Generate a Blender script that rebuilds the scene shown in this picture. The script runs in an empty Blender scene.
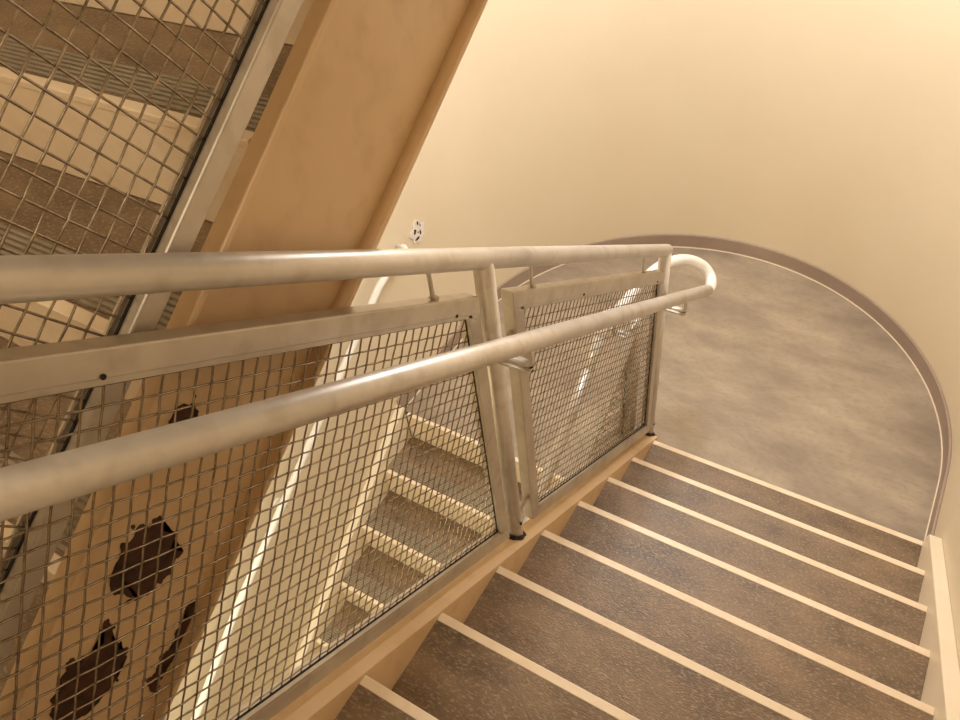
import bpy, bmesh, math, random
from mathutils import Vector, Matrix, noise
random.seed(7)
sc = bpy.context.scene
COL = sc.collection

# ------------------------------------------------------------------ camera
cam_d = bpy.data.cameras.new('camera')
cam = bpy.data.objects.new('camera', cam_d); COL.objects.link(cam); sc.camera = cam
cam_d.sensor_width = 36.0; cam_d.lens = 36.0 * 767.37 / 960.0; cam_d.clip_start = 0.02
R_ = (0.85232, 0.51392, -0.09716); U_ = (-0.31266, 0.64956, 0.69305); F_ = (-0.41928, 0.56032, -0.71432)
C_ = (0.66355, -2.09423, 2.95564)
cam.matrix_world = Matrix(((R_[0], U_[0], -F_[0], C_[0]), (R_[1], U_[1], -F_[1], C_[1]),
                           (R_[2], U_[2], -F_[2], C_[2]), (0, 0, 0, 1)))
# ------------------------------------------------------------------ world, exposure
w = bpy.data.worlds.new('world'); sc.world = w; w.use_nodes = True
w.node_tree.nodes['Background'].inputs[0].default_value = (1.0, 0.86, 0.66, 1)
w.node_tree.nodes['Background'].inputs[1].default_value = 0.1
sc.view_settings.view_transform = 'Standard'; sc.view_settings.look = 'None'
sc.view_settings.gamma = 1.0; sc.view_settings.use_curve_mapping = False
sc.view_settings.exposure = 0.38
LAMPS = [  # x, y, z, power, size, colour, z rotation
    (-0.10, 0.70, 3.10, 35.0, 0.45, (1.0, 0.988, 0.98), 0.0),
    (-0.05, -3.05, 5.08, 25.0, 0.42, (1.0, 0.87, 0.66), 0.0),
    (-0.74, -2.75, 1.50, 27.0, 0.42, (1.0, 0.95, 0.70), 0.0),  # out of view, added as fill to brighten the lower flight
]

# ------------------------------------------------------------------ numbers of the staircase
G = 0.25; RISE = 0.17451; M = RISE / G
W_R = 1.101; X_L = -1.211                # outer ends of the treads
XW_R = 1.146; XW_L = -1.256              # faces of the side walls
XC = -0.055; YC = 0.449; RAD = 1.201     # centre of the curved end wall
YN = -2.95                                # centre of the near curved end
YB = -0.276                               # landing edge of the lower flight
N = 10
Z0 = RISE * N                             # level of the landing behind the camera
Z_J = 2.4665; Z_Y = -1.503                # one nosing of the upper flight
Z2 = Z_J + 5 * RISE                       # upper landing
ZBOT = -RISE * N

def zA(y): return RISE - M * y            # nosing line, flight going down ahead
def zB(y): return M * (y - YB)            # flight going down below
def zZ(y): return Z_J + M * (y - Z_Y)     # flight going up on the left
MS = 0.645
def zZs(y): return Z_J + M * (-1.70 - Z_Y) + 0.004 + MS * (y + 1.70)   # its stringer and railing

# ------------------------------------------------------------------ materials
def new_mat(name):
    m = bpy.data.materials.new(name); m.use_nodes = True
    nt = m.node_tree; b = nt.nodes['Principled BSDF']
    return m, nt, b
def srgb(r, g, b):
    f = lambda c: (c / 255 / 12.92) if c / 255 <= 0.04045 else ((c / 255 + 0.055) / 1.055) ** 2.4
    return (f(r), f(g), f(b), 1)
def noisy(name, c1, c2, scale=4, rough=0.6, metal=0.0, detail=6, stretch=(1, 1, 1), lo=0.35, hi=0.65, bump=0.0, bscale=60,
          c3=None, s3=40, w3=0.5, rough2=None, spec=0.5):
    m, nt, b = new_mat(name); N_ = nt.nodes; L = nt.links
    tc = N_.new('ShaderNodeTexCoord'); mp = N_.new('ShaderNodeMapping'); mp.inputs['Scale'].default_value = stretch
    L.new(tc.outputs['Object'], mp.inputs[0])
    n = N_.new('ShaderNodeTexNoise'); n.inputs['Scale'].default_value = scale; n.inputs['Detail'].default_value = detail; n.inputs['Roughness'].default_value = 0.62
    L.new(mp.outputs[0], n.inputs['Vector'])
    r = N_.new('ShaderNodeValToRGB'); r.color_ramp.elements[0].position = lo; r.color_ramp.elements[1].position = hi
    r.color_ramp.elements[0].color = c1; r.color_ramp.elements[1].color = c2
    L.new(n.outputs['Fac'], r.inputs[0]); out = r.outputs[0]
    if c3 is not None:
        n3 = N_.new('ShaderNodeTexNoise'); n3.inputs['Scale'].default_value = s3; n3.inputs['Detail'].default_value = 3
        L.new(mp.outputs[0], n3.inputs['Vector'])
        r3 = N_.new('ShaderNodeValToRGB'); r3.color_ramp.elements[0].position = 0.52; r3.color_ramp.elements[1].position = 0.68
        r3.color_ramp.elements[0].color = (0, 0, 0, 1); r3.color_ramp.elements[1].color = (w3, w3, w3, 1)
        L.new(n3.outputs['Fac'], r3.inputs[0])
        mx = N_.new('ShaderNodeMix'); mx.data_type = 'RGBA'
        L.new(r3.outputs[0], mx.inputs['Factor']); L.new(out, mx.inputs['A']); mx.inputs['B'].default_value = c3
        out = mx.outputs['Result']
    L.new(out, b.inputs['Base Color'])
    b.inputs['Roughness'].default_value = rough; b.inputs['Metallic'].default_value = metal
    b.inputs['Specular IOR Level'].default_value = spec
    if rough2 is not None:
        mr = N_.new('ShaderNodeMapRange'); mr.inputs['To Min'].default_value = rough; mr.inputs['To Max'].default_value = rough2
        L.new(n.outputs['Fac'], mr.inputs['Value']); L.new(mr.outputs[0], b.inputs['Roughness'])
    if bump > 0:
        nb = N_.new('ShaderNodeTexNoise'); nb.inputs['Scale'].default_value = bscale; nb.inputs['Detail'].default_value = 4
        L.new(mp.outputs[0], nb.inputs['Vector'])
        bp = N_.new('ShaderNodeBump'); bp.inputs['Strength'].default_value = bump; bp.inputs['Distance'].default_value = 0.003
        L.new(nb.outputs['Fac'], bp.inputs['Height']); L.new(bp.outputs[0], b.inputs['Normal'])
    return m
WALL = noisy('cream_wall_paint', srgb(231, 216, 190), srgb(235, 221, 197), 1.2, 0.55, bump=0.15, bscale=90, spec=0.3)
TAN = noisy('tan_stringer_paint', srgb(221, 190, 150), srgb(228, 198, 160), 3, 0.4, bump=0.1, bscale=50,
            c3=srgb(196, 160, 120), s3=14, w3=0.35)
RISERM = noisy('pale_riser_paint', srgb(240, 218, 188), srgb(246, 228, 202), 6, 0.45, c3=srgb(215, 192, 164), s3=30, w3=0.25)
TRIMW = noisy('white_trim_paint', srgb(244, 228, 202), srgb(248, 236, 214), 4, 0.4)
FLOORM = noisy('mottled_grey_floor', srgb(142, 128, 113), srgb(180, 164, 143), 2.2, 0.42, detail=9, stretch=(1.0, 2.2, 1), lo=0.34, hi=0.66,
               bump=0.08, bscale=120, c3=srgb(128, 115, 102), s3=34, w3=0.3, rough2=0.55)
TREADM = noisy('worn_brown_tread', srgb(98, 79, 60), srgb(144, 119, 91), 6, 0.33, detail=12, stretch=(0.8, 1.7, 1), lo=0.32, hi=0.68,
               bump=0.5, bscale=170, c3=srgb(172, 152, 126), s3=120, w3=0.55, rough2=0.46)
RIBM = noisy('ribbed_nosing_rubber', srgb(140, 131, 114), srgb(160, 150, 132), 20, 0.45)
BASEM = noisy('taupe_baseboard', srgb(160, 141, 128), srgb(170, 151, 137), 3, 0.45)
METAL = noisy('dull_aluminium', srgb(206, 200, 193), srgb(226, 220, 214), 9, 0.33, 0.62, 8, lo=0.3, hi=0.7, c3=srgb(172, 160, 146), s3=22, w3=0.3, rough2=0.46)
FRAMEM = noisy('grey_frame_metal', srgb(190, 180, 168), srgb(206, 197, 185), 8, 0.42, 0.5, 6, c3=srgb(160, 146, 130), s3=22, w3=0.3)
WIREM = noisy('galvanised_wire', srgb(128, 114, 98), srgb(172, 158, 140), 60, 0.24, 0.85)
DARK = noisy('black_residue_and_gap_shade', srgb(28, 20, 16), srgb(48, 36, 30), 40, 0.7)
STAINM = noisy('dark_brown_residue_and_shade', srgb(46, 26, 16), srgb(92, 56, 34), 30, 0.75, lo=0.35, hi=0.75, bump=0.6, bscale=80)
PATCHM = noisy('chipped_white_patch', srgb(232, 226, 222), srgb(244, 238, 230), 90, 0.5, lo=0.4, hi=0.6)
EMIT, nt_, b_ = new_mat('lamp_diffuser')
b_.inputs['Emission Color'].default_value = (1.0, 0.92, 0.78, 1); b_.inputs['Emission Strength'].default_value = 4.0

# ------------------------------------------------------------------ mesh helpers
def link(name, bm, mat, parent=None, smooth=False, bevel=0.0):
    bmesh.ops.recalc_face_normals(bm, faces=bm.faces)
    me = bpy.data.meshes.new(name); bm.to_mesh(me); bm.free()
    me.materials.append(mat)
    if smooth:
        for p in me.polygons: p.use_smooth = True
    o = bpy.data.objects.new(name, me); COL.objects.link(o)
    if parent is not None:
        o.parent = parent
        o.matrix_parent_inverse = Matrix.Translation(-wloc(parent))
    if bevel > 0:
        md = o.modifiers.new('bevel', 'BEVEL'); md.width = bevel; md.segments = 2; md.limit_method = 'ANGLE'
    return o
def wloc(o):
    v = Vector(o.location); p = o.parent
    return v if p is None else Vector((0, 0, 0))
def thing(name, label, cat, loc, group=None):
    o = bpy.data.objects.new(name, None); COL.objects.link(o); o.location = loc
    o.empty_display_size = 0.1
    o['label'] = label; o['category'] = cat
    if group: o['group'] = group
    return o
def structure(o): o['kind'] = 'structure'; return o
def box(bm, x0, x1, y0, y1, z0, z1):
    v = [bm.verts.new(p) for p in ((x0,y0,z0),(x1,y0,z0),(x1,y1,z0),(x0,y1,z0),(x0,y0,z1),(x1,y0,z1),(x1,y1,z1),(x0,y1,z1))]
    for f in ((0,3,2,1),(4,5,6,7),(0,1,5,4),(1,2,6,5),(2,3,7,6),(3,0,4,7)): bm.faces.new([v[i] for i in f])
def prism_x(bm, poly, x0, x1):
    """poly of (y, z) extruded from x0 to x1"""
    a = [bm.verts.new((x0, y, z)) for y, z in poly]; b = [bm.verts.new((x1, y, z)) for y, z in poly]
    bm.faces.new(a); bm.faces.new(b[::-1]); n = len(poly)
    for i in range(n): bm.faces.new((a[i], a[(i+1) % n], b[(i+1) % n], b[i]))
def prism_z(bm, poly, z0, z1):
    a = [bm.verts.new((x, y, z0)) for x, y in poly]; b = [bm.verts.new((x, y, z1)) for x, y in poly]
    bm.faces.new(a[::-1]); bm.faces.new(b); n = len(poly)
    for i in range(n): bm.faces.new((a[i], a[(i+1) % n], b[(i+1) % n], b[i]))
def tube(bm, pts, r, seg=20, cap=True):
    pts = [Vector(p) for p in pts]; rings = []; up = None
    for i, p in enumerate(pts):
        d = (pts[min(i+1, len(pts)-1)] - pts[max(i-1, 0)]).normalized()
        if up is None: up = d.orthogonal().normalized()
        up = (up - d * up.dot(d)).normalized(); sd = d.cross(up)
        rr = r[i] if isinstance(r, (list, tuple)) else r
        rings.append([bm.verts.new(p + (up * math.cos(2*math.pi*k/seg) + sd * math.sin(2*math.pi*k/seg)) * rr) for k in range(seg)])
    for a, b in zip(rings, rings[1:]):
        for k in range(seg): bm.faces.new((a[k], a[(k+1) % seg], b[(k+1) % seg], b[k]))
    if cap: bm.faces.new(rings[0][::-1]); bm.faces.new(rings[-1])
def catmull(P, n=8):
    P = [Vector(p) for p in P]; out = []
    for i in range(len(P)-1):
        p0 = P[max(i-1, 0)]; p1 = P[i]; p2 = P[i+1]; p3 = P[min(i+2, len(P)-1)]
        for k in range(n):
            t = k / n
            out.append(0.5*((2*p1)+(-p0+p2)*t+(2*p0-5*p1+4*p2-p3)*t*t+(-p0+3*p1-3*p2+p3)*t**3))
    out.append(P[-1]); return out
def arc(cx, cy, r, a0, a1, n=72):
    return [(cx + r*math.cos(math.radians(a0+(a1-a0)*i/n)), cy + r*math.sin(math.radians(a0+(a1-a0)*i/n))) for i in range(n+1)]

# ------------------------------------------------------------------ the shell
ZT = 5.15; ZL = ZBOT
def bm_new(): return bmesh.new()
TH = 0.12
bm = bm_new(); box(bm, XW_R, XW_R+TH, YN, YC, ZL, ZT); structure(link('wall_right', bm, WALL))
bm = bm_new(); box(bm, XW_L-TH, XW_L, YN, YC, ZL, ZT); structure(link('wall_left', bm, WALL))
bm = bm_new(); prism_z(bm, arc(XC, YC, RAD, 0, 180, 240) + arc(XC, YC, RAD+TH, 180, 0, 240), ZL, ZT)
o = link('wall_front', bm, WALL, smooth=False); structure(o)
bm = bm_new(); prism_z(bm, arc(XC, YN, RAD, 180, 360) + arc(XC, YN, RAD+TH, 360, 180), ZL, ZT)
structure(link('wall_back', bm, WALL))
# landing between the flight ahead and the flight below
bm = bm_new(); prism_z(bm, [(W_R+0.045, 0.0)] + arc(XC, YC, RAD, 0, 180) + [(XW_L, YB+0.022), (-0.0665, YB+0.022), (-0.0665, 0.0)], -0.16, 0.0)
structure(link('floor', bm, FLOORM))
# landing behind the camera
bm = bm_new(); prism_z(bm, [(XW_L, -2.253)] + arc(XC, YN, RAD, 180, 360) + [(XW_R, -2.25)], Z0-0.16, Z0)
structure(link('floor', bm, FLOORM))
# lower floor
bm = bm_new(); prism_z(bm, arc(XC, YC, RAD+0.05, 0, 180) + arc(XC, YN, RAD+0.05, 180, 360), ZL-0.1, ZL)
structure(link('floor', bm, FLOORM))
# landing overhead and top ceiling
bm = bm_new(); prism_z(bm, [(XW_R, YB+0.023)] + arc(XC, YC, RAD, 0, 180) + [(XW_L, YB+0.023)], Z2-0.16, Z2)
structure(link('ceiling', bm, WALL))
bm = bm_new(); prism_z(bm, arc(XC, YC, RAD+0.05, 0, 180) + arc(XC, YN, RAD+0.05, 180, 360), ZT, ZT+0.1)
structure(link('ceiling', bm, WALL))
# baseboard round the landing and the fine pale bead at its foot
def curved_strip(y_r, y_l, z0, z1, t0, t1):
    outer = [(XC+RAD-t0, y_r)] + arc(XC, YC, RAD-t0, 0, 180) + [(XC-RAD+t0, y_l)]
    inner = [(XC+RAD-t1, y_r)] + arc(XC, YC, RAD-t1, 0, 180) + [(XC-RAD+t1, y_l)]
    b = bm_new(); prism_z(b, outer + inner[::-1], z0, z1); return b
structure(link('baseboard_front', curved_strip(0.0, YB, 0.0, 0.09, 0.0, 0.012), BASEM, bevel=0.004))
structure(link('trim_1', curved_strip(0.0, YB, 0.0, 0.005, 0.012, 0.0165), TRIMW))

# ------------------------------------------------------------------ stair flights
def flight(name, label, x0, x1, n, ynose, znose, direction, parent_loc, ribs=True, no_tread=-1):
    """n steps; step i has its nosing front at ynose(i), top at znose(i); direction -1: tread runs towards -y from the nosing,
    +1: tread runs towards +y"""
    t = thing(name, label, 'stairs', parent_loc)
    d = direction
    for i in range(n):
        y = ynose(i); z = znose(i)
        if i != no_tread:
            b = bm_new(); ys = sorted((y + d*0.022, y + d*(G+0.0015)))
            box(b, x0, x1, ys[0], ys[1], z-0.03, z)
            tr = link('tread', b, TREADM, t)
        if ribs and i != no_tread:
            b = bm_new()
            for k in range(7):
                yk = y + d*(0.029 + k*0.011); yy = sorted((yk, yk + d*0.0058))
                box(b, x0+0.004, x1-0.004, yy[0], yy[1], z, z+0.0018)
            link('ribbed_strip', b, RIBM, tr)
        b = bm_new()
        ys = sorted((y, y + d*0.022)); box(b, x0, x1, ys[0], ys[1], z-0.012, z+0.0015)
        ys = sorted((y + d*0.002, y + d*0.012)); box(b, x0, x1, ys[0], ys[1], z-RISE, z-0.011)
        link('riser', b, RISERM, t, bevel=0.002)
    return t
def band(bm, fz, s, x0, x1, y0, y1, h0, h1):
    """sloping bar between y0 and y1; fz the reference line"""
    prism_x(bm, [(y0, fz(y0)+h0), (y1, fz(y1)+h0), (y1, fz(y1)+h1), (y0, fz(y0)+h1)], x0, x1)
def channel(parent, fz, xweb, xfl, y0, y1, depth, top=0.004, thick=0.012, web=0.008, depth0=None):
    d0 = depth0 or depth
    b = bm_new(); sgn = 1 if xfl > xweb else -1
    xa, xb = sorted((xweb, xfl)); wa, wb = sorted((xweb, xweb + sgn*web))
    band(b, fz, 0, xa, xb, y0, y1, top-thick, top)
    prism_x(b, [(y0, fz(y0)+top-d0), (y1, fz(y1)+top-depth), (y1, fz(y1)+top-depth+thick), (y0, fz(y0)+top-d0+thick)], xa, xb)
    prism_x(b, [(y0, fz(y0)+top-d0+thick-0.001), (y1, fz(y1)+top-depth+thick-0.001), (y1, fz(y1)+top-thick+0.001), (y0, fz(y0)+top-thick+0.001)], wa, wb)
    return link('stringer', b, TAN, parent, bevel=0.0025)
# flight ahead (going down to the landing)
fa = flight('stair_flight', 'stair flight with pale nosing strips descending ahead to the curved landing', 0.0, W_R, N-1,
            lambda i: -G*i, lambda i: RISE*(i+1), -1, (0.55, -1.1, 0.0), ribs=False)
b = bm_new()   # inner stringer: web flush with the treads, flanges over the well; its foot stands on the landing
Y1 = 0.045
prism_x(b, [(-2.25, zA(-2.25)-0.008), (Y1, zA(Y1)-0.008), (Y1, 0.001), (0.0005, 0.001), (0.0005, -0.15), (-2.25, zA(-2.25)-0.38)], -0.008, -0.0002)
band(b, zA, 0, -0.060, -0.0002, -2.25, Y1, -0.008, 0.006)
band(b, zA, 0, -0.060, -0.0002, -2.25, -0.02, -0.39, -0.378)
link('stringer', b, TAN, fa)
b = bm_new()
prism_x(b, [(-2.25, zA(-2.25)+0.07), (-0.02, zA(-0.02)+0.07), (0.0, zA(0)+0.04), (0.0, 0.001), (0.0005, -0.12), (-2.25, zA(-2.25)-0.30)], W_R+0.0003, XW_R-0.0005)
link('stringer', b, TRIMW, fa, bevel=0.003)
b = bm_new(); band(b, zA, 0, 0.0, W_R, -2.25, 0.0, -0.36, -0.30); link('soffit', b, WALL, fa)
# flight below (from the landing, going down towards the camera)
fb = flight('stair_flight', 'lower stair flight seen through the wire mesh below the railing', X_L, -0.125, N,
            lambda i: YB - G*i, lambda i: -RISE*i, +1, (-0.66, -1.4, ZBOT), no_tread=0)
channel(fb, zB, -0.125, -0.07, -2.6, YB+0.0, 0.39)
b = bm_new(); band(b, zB, 0, XW_L+0.0005, X_L-0.0003, -2.6, YB-0.003, -0.30, 0.07); link('stringer', b, TRIMW, fb, bevel=0.003)
b = bm_new(); band(b, zB, 0, X_L, -0.125, -2.6, YB-0.01, -0.36, -0.30); link('soffit', b, WALL, fb)
# flight on the left (going up)
fz_ = flight('stair_flight', 'upper stair flight with ribbed treads behind the mesh at upper left', X_L, -0.105, 9,
             lambda i: Z_Y - G*3 + G*i, lambda i: Z_J - RISE*3 + RISE*i, +1, (-0.66, -1.4, Z0), no_tread=8)
zs = channel(fz_, zZs, -0.105, -0.07, -2.36, YB-0.01, 0.410, depth0=0.326)
b = bm_new(); band(b, zZ, 0, XW_L+0.0005, X_L-0.0003, -2.25, YB, -0.30, 0.07); link('stringer', b, TRIMW, fz_, bevel=0.003)
b = bm_new(); band(b, zZ, 0, X_L, -0.1055, -2.25, YB-0.01, -0.37, -0.31); link('soffit', b, WALL, fz_)
# dark residue blotches on the face of the upper stringer; the last outline is painted shade by the bottom flange
BLOTS = [
 [(-1.9764,2.0395),(-1.9667,2.0706),(-1.9414,2.0842),(-1.9259,2.0988),(-1.9064,2.093),(-1.8928,2.1036),(-1.885,2.0832),(-1.8685,2.0871),(-1.8695,2.0599),(-1.8627,2.0317),(-1.8782,2.0181),(-1.8695,1.9928),(-1.8899,1.9958),(-1.8977,1.9802),(-1.9191,1.9851),(-1.9375,1.986),(-1.9521,1.9938),(-1.9628,2.0239)],
 [(-2.1251,1.9608),(-2.1086,1.9841),(-2.0901,1.9928),(-2.0736,2.0055),(-2.0619,2.0133),(-2.0629,1.9899),(-2.0473,1.9987),(-2.0328,1.9841),(-2.0192,1.989),(-2.0046,2.0171),(-1.9988,2.0123),(-2.0104,1.9792),(-2.0114,1.9588),(-2.0075,1.9336),(-2.0201,1.9238),(-2.0347,1.9141),(-2.0522,1.9063),(-2.0746,1.9034),(-2.0969,1.9112),(-2.1173,1.919)],
 [(-1.8335,2.1804),(-1.816,2.1999),(-1.7898,2.2018),(-1.7694,2.2135),(-1.7558,2.2076),(-1.7451,2.2028),(-1.747,2.1833),(-1.7509,2.16),(-1.7655,2.1464),(-1.7752,2.1396),(-1.8005,2.1561),(-1.8238,2.1649)],
 [(-2.025,1.8229),(-2.0172,1.8452),(-1.9978,1.8413),(-1.9851,1.8588),(-1.9599,1.8569),(-1.9424,1.8753),(-1.9229,1.8744),(-1.9161,1.8967),(-1.8977,1.8899),(-1.8986,1.8705),(-1.9161,1.853),(-1.9356,1.8442),(-1.9657,1.8297),(-1.991,1.8258),(-2.0056,1.819),(-2.024,1.8044)]]
for poly in BLOTS:
    pts = []
    n = len(poly)
    for i in range(n):
        a = Vector(poly[i]); c = Vector(poly[(i+1) % n])
        for k in range(8):
            p = a.lerp(c, k/8); q = noise.noise(Vector((p.x*140, p.y*140, 3.0)))
            q2 = noise.noise(Vector((p.x*140, p.y*140, 9.0)))
            pts.append((p.x + q*0.008, p.y + q2*0.008))
    b = bm_new(); prism_x(b, pts, -0.0972, -0.0950)
    bmesh.ops.triangulate(b, faces=[f for f in b.faces if len(f.verts) > 4])
    link('dark_blotch', b, STAINM, zs)
    rr = random.Random(n)
    for k in range(4):      # splashes round the edge
        b = bm_new()
        py, pz = rr.choice(pts); py += rr.uniform(-0.014, 0.014); pz += rr.uniform(-0.01, 0.014); s = rr.uniform(0.002, 0.004)
        prism_x(b, [(py + s*math.cos(a)*rr.uniform(.6, 1.3), pz + s*math.sin(a)*rr.uniform(.6, 1.5)) for a in [j*math.pi/4 for j in range(8)]], -0.0972, -0.0957)
        link('splash', b, STAINM, zs)

# ------------------------------------------------------------------ railings
PITCH = 0.0262; WR = 0.00165; AMP = 0.0008
def wire_mesh(parent, X, fz, s, y0, y1, h0, h1):
    n = math.sqrt(1+s*s); u = (1/n, s/n); v = (-s/n, 1/n)
    ybase = y0; zbase = fz(y0)
    b = bm_new()
    t0, t1 = h0/n, h1/n
    def P(a, c): return (ybase + a*u[0] + c*v[0], zbase + a*u[1] + c*v[1])
    # wires along the slope
    nc = int((t1-t0)/PITCH); off = ((t1-t0) - (nc-1)*PITCH)/2
    cs = [t0 + off + k*PITCH for k in range(nc)]
    Ltot = (y1-y0)*n; ext = abs(v[0])*(t1+0.1)
    na0 = int(-ext/PITCH) - 2; na1 = int((Ltot+ext)/PITCH) + 2
    aas = [k*PITCH + 0.009 for k in range(na0, na1)]
    for j, c in enumerate(cs):
        amin = (-c*v[0])/u[0]; amax = ((y1-y0)-c*v[0])/u[0]
        smp = [(amin, 0.0)]
        for k, a in enumerate(aas):
            if amin+0.003 < a < amax-0.003: smp.append((a, AMP*(1 if (j+k) % 2 else -1)))
            am = a+PITCH/2
            if amin+0.003 < am < amax-0.003: smp.append((am, 0.0))
        smp.append((amax, 0.0))
        tube(b, [(X+dx, *P(a, c)) for a, dx in smp], WR, 5, True)
    for k, a in enumerate(aas):
        # clip in c
        c0, c1 = t0, t1
        for lim, sign in ((0.0, 1), (y1-y0, -1)):
            # need sign*(a*u0 + c*v0 - lim) >= 0
            if abs(v[0]) > 1e-6:
                cl = (lim - a*u[0])/v[0]
                if sign*v[0] > 0: c0 = max(c0, cl)
                else: c1 = min(c1, cl)
        if c1-c0 < 0.01: continue
        smp = [(c0, 0.0)]
        for j, c in enumerate(cs):
            if c0+0.003 < c < c1-0.003: smp.append((c, -AMP*(1 if (j+k) % 2 else -1)))
            cm = c+PITCH/2
            if c0+0.003 < cm < c1-0.003: smp.append((cm, 0.0))
        smp.append((c1, 0.0))
        tube(b, [(X+dx, *P(a, c)) for c, dx in smp], WR, 5, True)
    return link('wire_mesh', b, WIREM, parent, smooth=True)

def panel(parent, X, fz, s, y0, y1, hb=0.040, ht=0.963, side=1, bw=0.047):
    """frame of bars with wire mesh inside; side = +1 when the stair is towards +x"""
    xf, xb = X+side*0.015, X-side*0.019
    xa, xc = sorted((xf, xb))
    b = bm_new()
    for h0, h1 in ((hb, hb+bw), (ht-bw, ht)):
        band(b, fz, s, xa, xc, y0, y1, h0, h1)
    for ya, yb_ in ((y0, y0+0.034), (y1-0.034, y1)):
        ya += 0.0006; yb_ -= 0.0006
        prism_x(b, [(ya, fz(ya)+hb+0.001), (yb_, fz(yb_)+hb+0.001), (yb_, fz(yb_)+ht-0.001), (ya, fz(ya)+ht-0.001)], xa+0.0006, xc-0.0006)
    fr = link('mesh_panel', b, FRAMEM, parent, bevel=0.003)
    # slim channel lip that grips the wires
    b = bm_new(); xl = sorted((X+side*0.006, X+side*0.0145))
    g = 0.007
    band(b, fz, s, xl[0], xl[1], y0+0.030, y1-0.030, hb+bw-0.002, hb+bw+g)
    band(b, fz, s, xl[0], xl[1], y0+0.030, y1-0.030, ht-bw-g, ht-bw+0.002)
    for ya, yb_ in ((y0+0.030, y0+0.034+g), (y1-0.034-g, y1-0.030)):
        prism_x(b, [(ya, fz(ya)+hb+bw), (yb_, fz(yb_)+hb+bw), (yb_, fz(yb_)+ht-bw), (ya, fz(ya)+ht-bw)], xl[0], xl[1])
    link('retaining_lip', b, FRAMEM, fr)
    b = bm_new(); ga, gb = X-0.0018, X+0.0018  # thin dark strip standing in for the shaded gap inside the frame
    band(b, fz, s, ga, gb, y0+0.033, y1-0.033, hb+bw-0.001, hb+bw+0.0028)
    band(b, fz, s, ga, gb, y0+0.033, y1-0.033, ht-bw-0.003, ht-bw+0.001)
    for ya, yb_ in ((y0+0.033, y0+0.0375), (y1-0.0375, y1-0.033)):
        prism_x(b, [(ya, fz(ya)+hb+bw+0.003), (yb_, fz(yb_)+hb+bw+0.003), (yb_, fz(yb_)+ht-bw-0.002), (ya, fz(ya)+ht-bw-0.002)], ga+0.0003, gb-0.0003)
    link('gap_shade_strip', b, DARK, fr)
    wire_mesh(fr, X, fz, s, y0+0.030, y1-0.030, hb+bw-0.004, ht-bw+0.004)
    for y in (y0 + 0.345*(y1-y0), y1 - 0.075*(y1-y0)):
        b = bm_new(); tube(b, [(xf-side*0.001, y, fz(y)+ht-bw*0.88), (xf+side*0.002, y, fz(y)+ht-bw*0.88)], 0.0036, 10)
        link('screw', b, DARK, fr)
    return fr

def railing(name, label, loc, X, fz, s, posts, panels, pins, side, top_h=1.055, y_end=None, y_start=None, Rr=0.0228, rail=True, bw=0.047, ht=0.963, hb=0.040):
    t = thing(name, label, 'railing', loc)
    yl = y_start if y_start is not None else min(posts); yh = y_end if y_end is not None else max(posts)
    if rail:
        b = bm_new(); tube(b, [(X, yl, fz(yl)+top_h), (X, yh, fz(yh)+top_h)], Rr, 28)
        link('top_rail', b, METAL, t, smooth=True)
    for y in posts:
        b = bm_new(); tube(b, [(X, y, fz(y)+0.008), (X, y, fz(y)+top_h-0.004)], 0.0225, 24)
        p = link('post', b, METAL, t, smooth=True)
        b = bm_new()
        ring = [(X+0.027*math.cos(a)*(1+0.25*noise.noise(Vector((math.cos(a)*2, math.sin(a)*2, y*5)))), y+0.029*math.sin(a)) for a in [k*math.pi/12 for k in range(24)]]
        va = [b.verts.new((px*1.0 + (px-X)*0.15, py + (py-y)*0.15, fz(py)+0.0065)) for px, py in ring]
        vb = [b.verts.new((X+(px-X)*0.88, y+(py-y)*0.88, fz(py)+0.021+0.004*math.sin(i*2.3))) for i, (px, py) in enumerate(ring)]
        b.faces.new(va[::-1]); b.faces.new(vb)
        for i in range(24): b.faces.new((va[i], va[(i+1) % 24], vb[(i+1) % 24], vb[i]))
        link('foot_collar', b, DARK, p)
        b = bm_new(); tube(b, [(X+side*0.020, y, fz(y)+0.085), (X+side*0.0255, y, fz(y)+0.085)], 0.0055, 8)
        link('bolt', b, DARK, p)
    for y0, y1 in panels:
        panel(t, X, fz, s, y0, y1, side=side, bw=bw, ht=ht, hb=hb)
    for y in pins:
        b = bm_new(); za = fz(y)+0.962; zb_ = fz(y)+top_h-0.018
        tube(b, [(X, y, za), (X, y, zb_)], 0.0045, 10)
        tube(b, [(X, y, za), (X, y, za+0.004)], 0.011, 12)
        tube(b, [(X, y, zb_-0.004), (X, y, zb_+0.004)], 0.009, 12)
        link('pin', b, FRAMEM, t)
    # small tabs that tie the panel frames to the posts
    for y0, y1 in panels:
        for ye, sg in ((y0, -1), (y1, 1)):
            near = min(posts, key=lambda p: abs(p-ye))
            if abs(near-ye) > 0.12: continue
            for hh in (0.13, 0.80):
                b = bm_new(); ya, yb_ = sorted((ye-sg*0.002, near-sg*0.015))
                box(b, X-0.004, X+0.004, ya, yb_, fz((ye+near)/2)+hh-0.012, fz((ye+near)/2)+hh+0.012)
                link('tab', b, FRAMEM, t)
    return t
XA = -0.045; XB = -0.092
railing('guard_railing', 'nearest mesh guard railing along the flight ahead, posts on the tan stringer', (XA, -1.1, zA(-1.1)),
        XA, zA, -M, [-2.27, -1.092, 0.042], [(-2.222, -1.142), (-1.012, 0.017)], [-2.08, -1.265, -0.905, -0.17], +1, y_start=-2.62, y_end=0.058)
railing('guard_railing', 'mesh guard railing sloping the other way down the lower flight, behind the far mesh panel', (XB, -1.2, zB(-1.2)),
        XB, zB, M, [-2.33, -1.205, -0.075], [(-2.285, -1.25), (-1.16, -0.12)], [], -1, top_h=0.80, rail=False, bw=0.022, ht=0.80)
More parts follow.
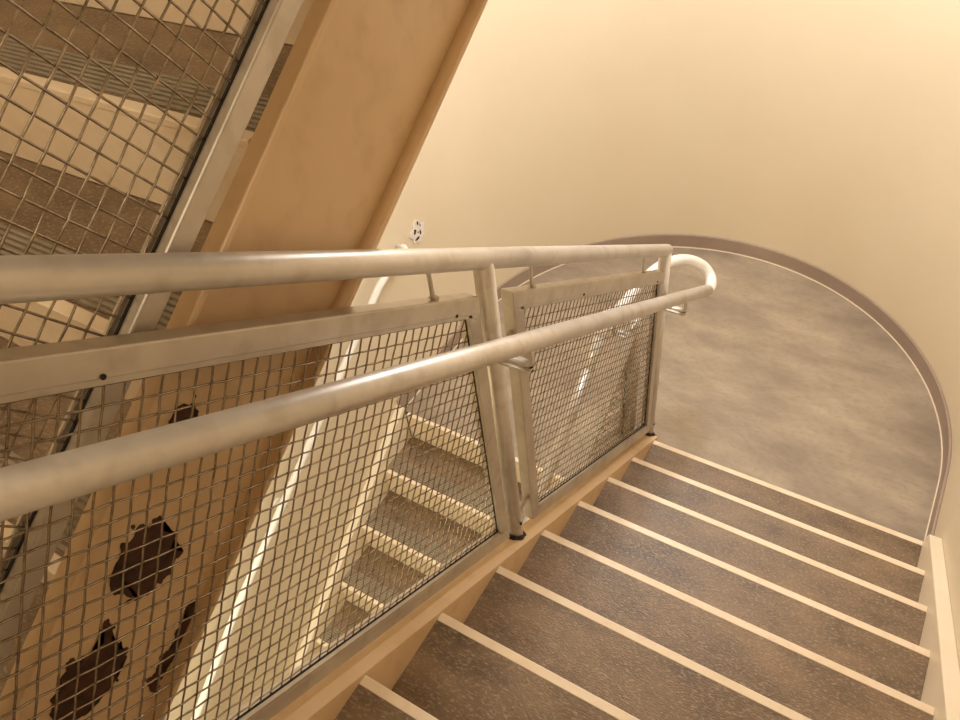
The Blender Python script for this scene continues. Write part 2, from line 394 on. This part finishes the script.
railing('guard_railing', 'mesh guard railing of the upper flight at upper left, wires seen on a slant', (XB, -1.7, zZs(-1.7)),
        XB, zZs, MS, [-2.30, -1.13, -0.32], [(-2.25, -1.18), (-1.08, -0.37)], [-2.1, -1.3, -0.93], -1, bw=0.040, hb=0.054, ht=0.975)

# ------------------------------------------------------------------ hand rails
BRIGHT = noisy('bright_rail_paint', srgb(238, 236, 234), srgb(250, 248, 246), 10, 0.22, metal=0.25)
hr = thing('handrail', 'lower silver tube handrail beside the flight ahead with a bright U bend at the landing', 'handrail', (0.05, -1.1, 1.79))
def hA(y): return zA(y) + 0.858 + 0.0115*(y+1.2)
b = bm_new(); tube(b, [(0.05, -2.62, hA(-2.62)), (0.05, 0.335, hA(0.335))], 0.0232, 28)
link('rail_tube', b, METAL, hr, smooth=True)
loop = catmull([(0.05, 0.330, hA(0.330)), (0.050, 0.372, 0.803), (0.028, 0.432, 0.806), (-0.018, 0.437, 0.850), (-0.075, 0.365, 0.912), (-0.125, 0.255, 0.945),
                (-0.158, 0.160, 0.935), (-0.178, 0.06, 0.915), (-0.185, -0.06, 0.918), (-0.185, -0.19, 0.925), (-0.185, -0.30, zB(-0.30)+0.86), (-0.185, -2.4, zB(-2.4)+0.86)], 10)
cutn = 10*10 + 1
b = bm_new(); tube(b, loop[:cutn], 0.0228, 28); o = link('rail_bend', b, BRIGHT, hr, smooth=True); o['label'] = 'bright white U bend'
b = bm_new(); tube(b, loop[cutn-1:], 0.0222, 28); link('rail_tube', b, METAL, hr, smooth=True)
def arm(parent, px, py, pz, hx, hy, hz):
    b = bm_new(); tube(b, catmull([(px, py, pz), ((px+hx)/2, (py+hy)/2, pz-0.006), (hx, hy, pz+0.004), (hx, hy, hz)], 5), 0.0075, 12)
    br = link('rail_bracket', b, METAL, parent, smooth=True)
    b = bm_new(); box(b, min(px, hx)-0.0, max(px, hx)+0.006, hy-0.019, hy+0.019, pz-0.012, pz-0.006)
    link('bracket_plate', b, FRAMEM, br, bevel=0.002)
    b = bm_new(); tube(b, [(hx, hy, pz-0.02), (hx, hy, pz-0.004)], 0.006, 10); link('screw', b, DARK, br)
for py in (-2.27, -1.092, 0.042):
    arm(hr, XA+0.02, py, hA(py)-0.072, 0.05, py, hA(py)-0.018)
for py in (-2.33, -1.205, -0.075):
    zz = zB(py)+0.86 if py < -0.3 else 0.925
    arm(hr, XB-0.02, py, zz-0.072, -0.185, py, zz-0.018)
hz = thing('handrail', 'inner tube handrail of the upper flight at upper left', 'handrail', (-0.185, -1.7, 3.2))
b = bm_new(); tube(b, [(-0.185, -2.36, zZs(-2.36)+0.86), (-0.185, -0.3, zZs(-0.3)+0.86)], 0.0232, 24); link('rail_tube', b, METAL, hz, smooth=True)
for py in (-2.30, -1.13, -0.32):
    arm(hz, XB-0.02, py, zZs(py)+0.788, -0.185, py, zZs(py)+0.842)
# white handrail on the left wall of the lower flight
WHITE = noisy('white_rail_paint', srgb(246, 244, 240), srgb(252, 250, 247), 10, 0.25)
wr = thing('handrail', 'white wall handrail sloping down the cream left wall of the lower flight', 'handrail', (-1.19, -1.1, 0.36))
WP = [(-1.186, -0.10, 0.915), (-1.186, -0.266, 0.862-0.0), (-1.186, -0.98, 0.424), (-1.186, -1.48, 0.118), (-1.186, -1.87, -0.178), (-1.186, -2.5, -0.62)]
b = bm_new(); tube(b, [(XW_L+0.004, -0.025, 0.885), (-1.215, -0.025, 0.888), (-1.192, -0.05, 0.897)] + WP, 0.0165, 24)
link('rail_tube', b, WHITE, wr, smooth=True)
for y, z in ((-0.33, 0.82), (-1.1, 0.352), (-1.95, -0.235)):
    b = bm_new(); tube(b, catmull([(XW_L+0.001, y, z-0.075), (-1.215, y, z-0.075), (-1.187, y, z-0.05), (-1.186, y, z-0.012)], 5), 0.006, 10)
    br = link('rail_bracket', b, WHITE, wr, smooth=True)
    b = bm_new(); tube(b, [(XW_L+0.0005, y, z-0.075), (XW_L+0.006, y, z-0.075)], 0.026, 18); link('wall_plate', b, WHITE, br)
# chipped white patch on the wall above the rail end
t = thing('plaster_patch', 'small chipped white patch with dark flecks on the cream wall above the long top rail', 'patch', (XW_L, 0.126, 0.83))
def blob_on_wall(b, y, z, ry, rz, x0, x1, seed, irr=0.35):
    pts = []
    for k in range(28):
        a = 2*math.pi*k/28; q = 1+irr*noise.noise(Vector((math.cos(a)*1.6+seed, math.sin(a)*1.6, seed)))
        pts.append((y+ry*math.cos(a)*q, z+rz*math.sin(a)*q))
    prism_x(b, pts, x0, x1)
b = bm_new(); blob_on_wall(b, 0.126, 0.865, 0.056, 0.054, XW_L+0.0004, XW_L+0.004, 2.2, 0.6); pl = link('plaster', b, PATCHM, t)
for y, z, ry, rz in ((0.108, 0.875, 0.008, 0.012), (0.137, 0.905, 0.005, 0.010), (0.145, 0.850, 0.006, 0.012), (0.118, 0.832, 0.016, 0.006), (0.152, 0.885, 0.003, 0.008), (0.128, 0.860, 0.003, 0.005)):
    b = bm_new(); blob_on_wall(b, y, z, ry, rz, XW_L+0.0042, XW_L+0.0056, y*50, 0.5); link('chip', b, DARK, pl)

# ------------------------------------------------------------------ lamps under the ceilings, the third an added fill
labels = ['ceiling lamp under the landing overhead', 'ceiling lamp high above the landing behind', 'unseen lamp added to brighten the lower flight']
for (x, y, z, pw, sz, colr, rz), lb in zip(LAMPS, labels):
    t = thing('ceiling_lamp', 'square ' + lb, 'lamp', (x, y, z+0.07))
    b = bm_new(); box(b, x-sz/2-0.02, x+sz/2+0.02, y-sz/2-0.02, y+sz/2+0.02, z+0.02, z+0.075); link('housing', b, TRIMW, t, bevel=0.004)
    b = bm_new(); box(b, x-sz/2, x+sz/2, y-sz/2, y+sz/2, z+0.005, z+0.0195); link('diffuser', b, EMIT, t)
    ld = bpy.data.lights.new('lamp_light', 'AREA'); ld.shape = 'SQUARE'; ld.size = sz; ld.energy = pw; ld.color = colr
    lo = bpy.data.objects.new('lamp_light', ld); COL.objects.link(lo); lo.location = (x, y, z)
